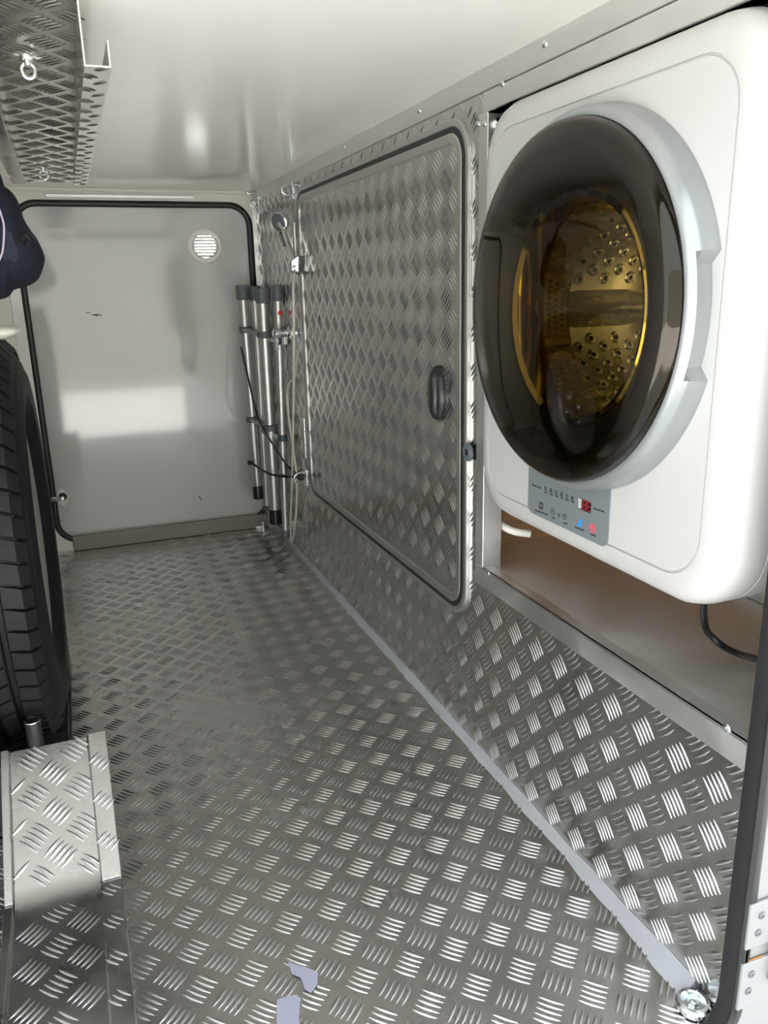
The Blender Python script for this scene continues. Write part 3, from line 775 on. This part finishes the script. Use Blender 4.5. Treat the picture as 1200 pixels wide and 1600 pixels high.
def collar(S_, py, Y, R_): 
    p = at(S_, py, Y); return p, MB().lathe([(R_, -.010), (R_*1.3, -.008), (R_*1.3, .008), (R_, .010)], p, S_[2], seg=20)
for pyA, pyB in ((515, 523), (655, 668)):
    p, c = collar(S1, pyA, YT[0], .0152); c.build('collar', GREY_PL, lad, True)
    q, c = collar(S2, pyB, YT[1], .0177); c.build('collar', GREY_PL, lad, True)
    rg_ = MB(); u = (q-p).normalized(); w = Vector((0, 0, 1)).cross(u).normalized()
    loops = []
    for k in range(16):
        a = 2*PI*k/16
        loops.append(w*.016*math.cos(a)+Vector((0, 0, 1))*.007*math.sin(a))
    rg_.loft([[p+o for o in loops], [q+o for o in loops]]); rg_.build('rung', mat('rung_plastic', (.34, .35, .31), .45), lad, True)
for py in (533, 684):
    p, c = collar(S3, py, YT[2], .0110); c.build('collar', mat('blue_grey_plastic', (.07, .10, .12), .5), lad, True)
    q = at(S4, py-12, YT[3]); rg_ = MB().tube([q, p], .010, 12); rg_.build('rung', ALU_POLISH, lad, True)
p = at(S3, 489, YT[2]); MB().sphere(p+Vector((.003, -.0108, 0)), .0062, 12, 8, (1, .6, 1)).build('release_button', RED, lad, True)

# bungee cord round the ladder
bg_ = empty('bungee_cord', onX(476, 746, XR-.03)); tag(bg_, 'thin black bungee cord strapped across the folded ladder', 'cord')
def Yp(px, py, Y): return onY(px, py, Y)
pts = [Yp(377, 543, 2.52), Yp(390, 600, 2.45), Yp(404, 655, 2.374), Yp(430, 700, 2.335), Yp(446, 724, 2.308), Yp(455, 733, 2.305), onX(470, 746, XR-.034)]
MB().tube(smoothpath(pts, 8), .0030, 8).build('cord', RUBBER, bg_, True)
pts = [Yp(391, 722, 2.53), Yp(400, 728, 2.49), Yp(420, 740, 2.374), Yp(440, 744, 2.310), Yp(452, 745, 2.305), onX(470, 746, XR-.036)]
MB().tube(smoothpath(pts, 8), .0036, 8).build('cord', RUBBER, bg_, True)
MB().sphere(Yp(390, 723, 2.53), .008, 10, 8).build('toggle', RUBBER, bg_, True)
hk = onX(470, 746, XR-.034); MB().lathe([(.006, -.008), (.008, -.006), (.008, .008), (.005, .010)], hk, (1, 0, 0), seg=12, cap0=True, cap1=True).build('hook_end', RUBBER, bg_, True)

# thin wire lying in the corner of the floor
wp = [onZ(425, 857, .003), onZ(432, 860, .003), onZ(440, 857, .004), onZ(446, 846, .006), onY(446, 838, 2.50), onY(443, 812, 2.51)]
wp[4].y = 2.525
wo = MB().tube(smoothpath(wp, 8), .0016, 6).build('loose_wire', mat('pale_wire', (.6, .58, .54), .4, .4), None, True); tag(wo, 'thin pale loose wire curling on the floor under the ladder', 'wire')

# ================================================================== spare wheel
TX1, TX0 = -.082, -.29
TY, TZ, TR = 1.475, .385, .342
XM = (TX0+TX1)/2; HW = (TX1-TX0)/2
swh = empty('spare_wheel', (XM, TY, 0.005)); tag(swh, 'spare wheel with black tyre and silver rim standing upright', 'wheel')
AXL = (1, 0, 0); OC = (XM, TY, TZ)
# carcass: grooves are cut into the profile
prof = [(.205, -HW*.70), (.217, -HW*.80), (.25, -HW*1.0), (.285, -HW*1.02), (.315, -HW*.90), (.331, -HW*.80)]
half = [(.334, -HW*.78), (.340, -HW*.66)]
grooves = []
crown = lambda s_: .342-.006*(abs(s_)**2.2)
s_ = -.66
pr = list(prof)
for gx in (-.47, -.16, .16, .47):
    pr += [(crown(gx-.05), (gx-.05)*HW), (crown(gx-.035)-.008, (gx-.03)*HW), (crown(gx+.035)-.008, (gx+.03)*HW), (crown(gx+.05), (gx+.05)*HW)]
pr += [(r, -x) for r, x in reversed(prof)]
mb = MB(); mb.lathe(pr, OC, AXL, seg=120); ty = mb.build('tyre', TYRE, swh, True, 28)
# tread sipes: narrow slots shown as raised shoulder lugs between them
def lug(name, x0, x1, a0, a1, r0, r1, skew=0.0):
    mb = MB(); loops = []
    for t in range(4):
        x = x0+(x1-x0)*t/3; s_ = (x-XM)/HW; rr = crown(s_) if abs(s_) < .80 else .334-.020*((abs(s_)-.80)/.2)
        sk = skew*t/3
        loops.append([Vector((x, TY+r*math.cos(a+sk), TZ+r*math.sin(a+sk))) for a, r in ((a0, rr-.004), (a0+.002, rr+.0030), ((a0+a1)/2, rr+.0034), (a1-.002, rr+.0030), (a1, rr-.004))])
    mb.loft(loops); return mb.build(name, TYRE, ty, True, 40)
NL = 64
proto = {}
bands = ((.53, .90, .035), (.22, .41, -.03), (-.10, .10, .03), (-.41, -.22, .03), (-.90, -.53, -.035))
for bi, (s0, s1, sk) in enumerate(bands):
    for k in range(NL):
        a = 2*PI*k/NL
        # only the half the place can show (top, near and right) needs its lugs
        if bi > 2 and not (PI*.5 < (a % (2*PI)) < 1.7*PI): continue
        if bi == 0 or PI*.42 < a < PI*1.62:
            if bi not in proto:
                proto[bi] = (lug('tread_block', XM+s0*HW, XM+s1*HW, a+.004, a+2*PI/NL-.008, 0, 0, sk), a)
            else:
                src, a_ = proto[bi]
                o = src.copy(); COL.objects.link(o); o.parent = ty
                R_ = Matrix.Translation(OC) @ Matrix.Rotation(a-a_, 4, 'X') @ Matrix.Translation(-Vector(OC))
                o.matrix_parent_inverse = ty.matrix_world.inverted() @ R_
# rim
mb = MB(); mb.lathe([(.180, -HW*.80), (.208, -HW*.84), (.216, -HW*.93), (.212, -HW*.95), (.200, -HW*.86), (.17, -HW*.5), (.165, 0), (.17, HW*.5), (.196, HW*.70), (.208, HW*.80), (.2185, HW*.82), (.2185, HW*.78), (.206, HW*.72)], OC, AXL, seg=72)
rm_ = mb.build('rim', RIMM, swh, True, 40)
mb = MB(); mb.lathe([(.17, HW*.3), (.12, HW*.45), (.08, HW*.6), (.05, HW*.62), (.032, HW*.60), (.03, HW*.3)], OC, AXL, seg=48); mb.build('disc', RIMM, rm_, True)
for k in range(5):
    a = 2*PI*k/5; n = MB(); n.lathe([(.010, 0), (.010, .012), (.006, .016)], (XM+HW*.60, TY+.06*math.cos(a), TZ+.06*math.sin(a)), (1, 0, 0), seg=6, cap1=True); n.build('wheel_nut', ZINC, rm_)
# sidewall moulding rings
MB().lathe([(.262, HW*1.0), (.264, HW*1.012), (.268, HW*1.012), (.270, HW*.999)], OC, AXL, seg=96).build('sidewall_ring', TYRE, ty, True)
MB().lathe([(.300, HW*.95), (.302, HW*.965), (.305, HW*.955), (.307, HW*.935)], OC, AXL, seg=96).build('sidewall_ring', TYRE, ty, True)

# black floor bracket in front of the wheel with its bolt
wbk = empty('wheel_bracket', (-.19, 1.22, 0)); tag(wbk, 'black steel wheel bracket bolted to the floor below the spare tyre', 'bracket')
mb = MB(); mb.box((-.36, 1.180, .0016), (-.086, 1.76, .010)); bevel(mb.build('plate', BLACK_PL, wbk), .002)
for x0, x1 in ((-.36, -.086),):
    mb = MB(); mb.prism([(x0, 1.180, .0101), (x0, 1.180, .112), (x0, 1.183, .118), (x0, 1.225, .118), (x0, 1.30, .050), (x0, 1.33, .0101)], (x1-x0, 0, 0)); bevel(mb.build('chock', BLACK_PL, wbk), .003)
    mb = MB(); mb.prism([(x0, 1.76, .0101), (x0, 1.76, .112), (x0, 1.712, .118), (x0, 1.65, .050), (x0, 1.62, .0101)], (x1-x0, 0, 0)); bevel(mb.build('chock', BLACK_PL, wbk), .003)
mb = MB(); mb.box((-.29, 1.40, .0101), (-.09, 1.55, .0375)); mb.build('pad', RUBBER, wbk)
bq = onY(50, 1125, 1.187)
mb = MB(); mb.lathe([(.0115, .1181), (.0115, bq.z-.004), (.011, bq.z), (.0085, bq.z), (.008, bq.z-.012)], (bq.x, 1.187, 0), (0, 0, 1), seg=20, cap1=True); bto = mb.build('bolt', BLACK_PL, wbk, True)
MB().tube([(bq.x+.0112*math.cos(2*PI*k/24), 1.187+.0112*math.sin(2*PI*k/24), bq.z-.001) for k in range(24)], .0012, 6, True).build('bolt_rim', ZINC, bto, True)

# ================================================================== folded tread-plate channel on the floor
CX0, CX1, CW0, CW1 = -.170, -.0232, -.158, -.0505     # outer edges and inner walls
CB, CT = .985, 1.172                                   # fold line, far end
TH = math.atan2(.12, CT-CB)
chn = empty('wheel_chock', (-.1, .9, 0)); tag(chn, 'bright folded tread plate wheel chock rising towards the spare tyre', 'wheel chock')
T = .0022
def channel_prof(zf, zr, z0):
    top = [(CX1, z0), (CX1, zr), (CW1+.002, zr), (CW1, zf), (CW0, zf), (CW0-.002, zr), (CX0, zr), (CX0, z0)]
    bot = [(CX0+T, z0), (CX0+T, zr-T), (CW0-T-.002, zr-T), (CW0-T, zf-T), (CW1+T, zf-T), (CW1+T+.002, zr-T), (CX1-T, zr-T), (CX1-T, z0)]
    return top+bot
up_l = .222
ut = Vector((0, math.cos(TH), math.sin(TH))); un = Vector((0, -math.sin(TH), math.cos(TH)))
O_ = Vector((0, CB, .030))
def incl(x, l, h): return Vector((x, 0, 0))+O_+ut*l+un*h
mb = MB(); prf = channel_prof(-.008, 0, -.0115)
mb.loft([[incl(x, l, z) for x, z in prf] for l in (.0, up_l)]); up = mb.build('sloping_section', ALU_RAMP, chn); bevel(up, .0008)
dr_ = Vector(ray(86, 1206)); oo = incl(0, 0, -.008); tt_ = (oo-Vector((0, 0, CAMH))).dot(un)/dr_.dot(un); hit = Vector((0, 0, CAMH))+dr_*tt_
RPU, RPV = hit.x-PITCH_T/2, (hit-oo).dot(ut)-PITCH_T/2
tread('tread_bars', incl(0, 0, -.008), (1, 0, 0), ut, un, CW0+.004, CW1-.004, .022, up_l-.002, None, ALU_RAMP, up, RPU, RPV, L=.0175, W=.0032, h=.0018)
tread('tread_bars', incl(0, 0, 0), (1, 0, 0), ut, un, CW1+.004, CX1-.003, .004, up_l-.002, None, ALU_RAMP, up, RPU, RPV, L=.011, W=.0024)
mb = MB(); prf = channel_prof(.020, .028, .0012)
mb.prism([(x, YN+.02, z) for x, z in prf], (0, CB-YN-.014, 0)); lo_ = mb.build('flat_section', ALU_RAMP, chn); bevel(lo_, .0008)
tread('tread_bars', (0, 0, .020), (1, 0, 0), (0, 1, 0), (0, 0, 1), CW0+.005, CW1-.005, YN+.03, CB-.012, None, ALU_RAMP, lo_, -.104, .90)
tread('tread_bars', (0, 0, .028), (1, 0, 0), (0, 1, 0), (0, 0, 1), CW1+.004, CX1-.004, YN+.03, CB-.012, None, ALU_RAMP, lo_, -.104, .90, L=.012, W=.0024)
mb = MB(); loops = []      # rounded inside of the fold
for k in range(9):
    t = k/8; p = (1-t)**2*Vector((0, CB-.030, .0200))+2*t*(1-t)*Vector((0, CB+.001, .0202))+t*t*incl(0, .026, -.0075)
    loops.append([p+Vector((CW0, 0, 0)), p+Vector((CW1, 0, 0)), p+Vector((CW1, 0, -.003)), p+Vector((CW0, 0, -.003))])
mb.loft(loops); mb.build('fold', ALU_RAMP, chn, True, 60)
e_ = incl(0, up_l-.010, -.012)
mb = MB(); mb.box((CX0+.006, e_.y-.002, .0012), (CX1-.006, e_.y, e_.z)); mb.build('support', ALU_RAMP, chn)

# ================================================================== channel hung upside down under the ceiling
UZ = ZC-.006; FZ = UZ-.062
uc = empty('ceiling_channel', (-.02, 1.1, ZC)); tag(uc, 'folded tread plate channel fixed upside down under the ceiling', 'channel')
a0 = onZ(115, 5, UZ); a1 = onZ(134, 100, FZ); a2 = onZ(170, 106, FZ); fr_ = onZ(131, 288, FZ)
xw = a1.x; xf = a2.x; yn = a1.y; yf = fr_.y
wid = .098
FW = xf-xw
def up_prof(zp):
    x0 = xw-wid
    return [(xf, FZ+.024), (xf+.002, FZ+.024), (xf+.002, FZ-.002), (xw-.002, FZ-.002), (xw-.002, zp-.002), (x0+.002, zp-.002), (x0+.002, FZ-.002), (x0-FW-.002, FZ-.002), (x0-FW-.002, FZ+.024), (x0-FW, FZ+.024),
            (x0-FW, FZ), (x0, FZ), (x0, zp), (xw, zp), (xw, FZ), (xf, FZ)]
ALU_UP = mat('aluminium_tread_overhead', (.74, .70, .66), .24, 1, noise=.25, nscale=8, rnoise=.08, bump=.15, bscale=40)
UZF = FZ+.006
mb = MB(); mb.loft([[(x, yn, z) for x, z in up_prof(UZ)], [(x, yf, z) for x, z in up_prof(UZF)]]); uo = mb.build('sheet', ALU_UP, uc); bevel(uo, .0006)
pv_ = Vector((0, yf-yn, UZF-UZ)); pl_len = pv_.length; pv_.normalize(); pn_ = Vector((0, pv_.z, -pv_.y))
tread('tread_bars', (0, yn, UZ-.002), (1, 0, 0), pv_, pn_, xw-wid+.003, xw-.003, .004, pl_len-.004, None, ALU_UP, uo, .012, .02, L=.0185, W=.0030, h=.0018)
tread('tread_bars', (0, 0, FZ-.002), (1, 0, 0), (0, 1, 0), (0, 0, -1), xw, xf-.002, yn+.004, yf-.004, None, ALU_UP, uo, .012, .9, L=.011, W=.0028, h=.0018)
for px, py in ((42, 92), (67, 262)):
    d_ = Vector(ray(px, py)); o_ = Vector((0, yn, UZ-.002)); t_ = (o_-Vector((0, 0, CAMH))).dot(pn_)/d_.dot(pn_); q = Vector((0, 0, CAMH))+d_*t_
    r = MB(); r.lathe([(.008, 0), (.008, .002), (.0045, .003), (.0045, .008)], q, pn_, seg=12, cap1=True); ro = r.build('ring_bolt', ZINC, uc, True)
    MB().tube([q+Vector((.0075*math.cos(2*PI*k/20), 0, -.013+.0085*math.sin(2*PI*k/20))) for k in range(20)], .0022, 8, True).build('ring', ZINC, ro, True)
# ceiling bolts hold it
for y in (yn+.12, yf-.12):
    zz = UZ+(UZF-UZ)*(y-yn)/(yf-yn)
    MB().lathe([(.006, -.0005), (.006, ZC-zz-.0003)], (xw-wid*.5, y, zz), (0, 0, 1), seg=10, cap0=True, cap1=True).build('spacer', ZINC, uc)

# ================================================================== navy bag on the left
bgx = empty('navy_bag', (-.25, 1.55, .68)); tag(bgx, 'dark navy fabric bag with a black strap hanging above the spare tyre', 'bag')
BY = 1.58
out_px = [(-60, 330), (-40, 296), (-10, 286), (0, 288), (14, 296), (25, 309), (32, 325), (37, 341), (46, 357), (57, 372), (65, 388), (70, 404), (67, 420), (60, 436), (48, 445), (34, 450), (22, 453), (14, 463), (0, 468), (-20, 470), (-45, 455), (-62, 400)]
O = [onY(px, py, BY) for px, py in out_px]
cx_ = sum((p for p in O), Vector())/len(O)
mb = MB(); loops = []
for sc, dy in ((.25, -.085), (.60, -.075), (.86, -.050), (.97, -.022), (1.0, 0), (.97, .022), (.85, .05), (.55, .075), (.2, .085)):
    loops.append([(cx_.x+(p.x-cx_.x)*sc, BY+dy, cx_.z+(p.z-cx_.z)*sc) for p in smoothpath(O, 3, True)])
mb.loft(loops); bo = mb.build('bag_body', NAVY, bgx, True, 80)
from mathutils.bvhtree import BVHTree
bvh = BVHTree.FromPolygons([v.co.copy() for v in bo.data.vertices], [tuple(p.vertices) for p in bo.data.polygons])
def bagpt(px, py, lift=0.0):
    h = bvh.ray_cast(Vector((0, 0, CAMH)), Vector(ray(px, py)).normalized())
    p = h[0] if h[0] is not None else onY(px, py, BY)
    return p-Vector(ray(px, py)).normalized()*(.0025+lift)
def patch(name, poly, mt, par, th=.003):
    a = [bagpt(*p) for p in poly]; mb = MB(); mb.prism(a, (0, th, 0)); return mb.build(name, mt, par)
patch('strap', [(22, 371), (28, 370), (34, 368), (40, 366), (46, 362), (54, 371), (46, 375), (40, 377), (32, 379), (26, 381)], BLACK_PL, bgx, .006)
st_ = patch('strap_end', [(38, 372), (44, 372), (47, 385), (41, 386)], BLACK_PL, bgx, .005)
patch('flap', [(0, 356), (16, 362), (24, 378), (29, 398), (24, 410), (14, 406), (2, 403)], NAVY2, bgx, .006)
pp = [bagpt(px, py, .003) for px, py in ((-3, 322), (2, 336), (6, 352), (6, 372), (4, 392), (0, 404), (-4, 412))]
MB().tube(smoothpath(pp, 6), .0016, 6).build('piping', mat('pale_piping', (.55, .5, .6), .5), bgx, True)
MB().tube(smoothpath([(cx_.x, BY, cx_.z+.09), (cx_.x-.05, BY, cx_.z+.15), (XL+.03, BY, cx_.z+.16)], 6), .006, 8).build('hanging_loop', NAVY, bgx, True)
hkq = MB(); hkq.lathe([(.012, 0), (.012, .004), (.005, .005), (.005, .035), (.009, .036)], (XL+.0005, BY, cx_.z+.155), (1, 0, 0), seg=14, cap1=True)
hko = hkq.build('coat_hook', ZINC, None, True); tag(hko, 'small metal hook on the left wall that carries the bag', 'hook')

# pale clear plastic sleeve lying on top of the tyre
psx = [(-30, 517), (0, 515), (15, 514), (26, 516), (33, 521), (30, 527), (20, 532), (0, 538), (-30, 541)]
PY_ = 1.50
psx = [(a, b-6) for a, b in psx]
A_ = [onY(px, py, PY_) for px, py in psx]
zmin = min(p.z for p in A_)
mb = MB(); c_ = sum(A_, Vector())/len(A_); loops = []
for sc, dy in ((.55, -.05), (.9, -.03), (1, 0), (.9, .03), (.55, .05)):
    loops.append([c_+(p-c_)*sc+Vector((0, dy, 0)) for p in smoothpath(A_, 3, True)])
mb.loft(loops); pso = mb.build('plastic_sleeve', PALEPLAST, None, True, 80); tag(pso, 'crumpled pale plastic film lying on top of the tyre', 'plastic film')

# ================================================================== near corner: lashing bolt, tape scraps, hinge
lb = onZ(1083, 1566, .010)
lash = empty('lashing_point', (lb.x, lb.y, 0)); tag(lash, 'round zinc lashing point on the floor by the near corner', 'lashing point')
MB().lathe([(.017, .0016), (.019, .006), (.0195, .010), (.017, .013), (.0135, .0135), (.0115, .010), (.0105, .006)], lb*1.0-Vector((0, 0, .010)), (0, 0, 1), seg=36, cap1=True).build('washer', ZINC, lash, True)
MB().lathe([(.0065, .006), (.0065, .009), (.005, .010), (.0035, .010), (.003, .007)], lb-Vector((0, 0, .010)), (0, 0, 1), seg=6, cap1=True).build('bolt', ZINC, lash)
lt_ = MB()
for k in range(9):
    a = math.radians(-35+k*12); c = lb-Vector((0, 0, .010))+Vector((.0153*math.cos(a), .0153*math.sin(a), .0138))
    e1 = Vector((math.cos(a), math.sin(a), 0)); e2 = Vector((-math.sin(a), math.cos(a), 0))
    lt_.obox(c, (e1, e2, (0, 0, 1)), (.0013, .0003, .0003)); 
    if k % 2: lt_.obox(c+e1*.0011+e2*.0008, (e1, e2, (0, 0, 1)), (.0003, .0009, .0003))
lt_.build('stamped_lettering', PRINT, lash)
def flat_scrap(name, poly, label):
    a = [onZ(px, py, .0018) for px, py in poly]; mb = MB(); mb.prism(a, (0, 0, .0004)); o = mb.build(name, TAPE); tag(o, label, 'tape'); return o
flat_scrap('tape_scrap', [(450, 1503), (463, 1508), (480, 1512), (497, 1520), (496, 1538), (486, 1552), (476, 1546), (470, 1528), (456, 1522)], 'torn lavender tape scrap with a pointed tip stuck to the floor')
flat_scrap('tape_scrap', [(433, 1562), (462, 1554), (470, 1560), (466, 1604), (432, 1606)], 'square lavender tape scrap stuck flat on the tread floor')
# hinge of the open near door
YH = YN-.0175
hg = empty('door_hinge', (.66, YH, .1)); tag(hg, 'white painted door hinge with steel rivets outside the black seal', 'hinge')
def hz(px, py): return onY(px, py, YH-.003)
for (pA, pB, pC, pD, rv) in ([(1182, 1408), (1205, 1428), (1198, 1478), (1170, 1448), ((1190, 1430), (1184.5, 1457))],
                             [(1167, 1502), (1190, 1522), (1182, 1572), (1156, 1548), ((1174, 1522), (1169, 1548))]):
    P4 = [hz(*p) for p in (pA, pB, pC, pD)]; x0 = min(p.x for p in P4); x1 = max(p.x for p in P4)+.02; z1 = max(p.z for p in P4); z0 = min(p.z for p in P4)
    pl = MB(); pl.box((x0, YH-.003, z0+.004), (x1, YH-.0004+.001, z1-.004)); po = pl.build('leaf', VANW, hg); bevel(po, .001)
    for r_ in rv:
        q = hz(*r_); r = MB(); rivet(r, q, (0, -1, 0), .0045, .002); r.build('rivet', mat('dull_rivet', (.16, .16, .17), .45, .6), po, True)
bx_ = hz(1199, 1490)
MB().lathe([(.006, -.035), (.006, .03)], (bx_.x+.010, YH-.006, bx_.z), (0, 0, 1), seg=14, cap0=True, cap1=True).build('barrel', VANW, hg, True)
mb = MB(); q1 = hz(1168, 1490); mb.box((q1.x, YH-.0015, q1.z-.014), (q1.x+.003, YH-.0002, q1.z+.014)); mb.box((q1.x, YH-.0015, q1.z-.016), (q1.x+.025, YH-.0002, q1.z-.0135)); mb.build('rust_stain', RUST, hg)
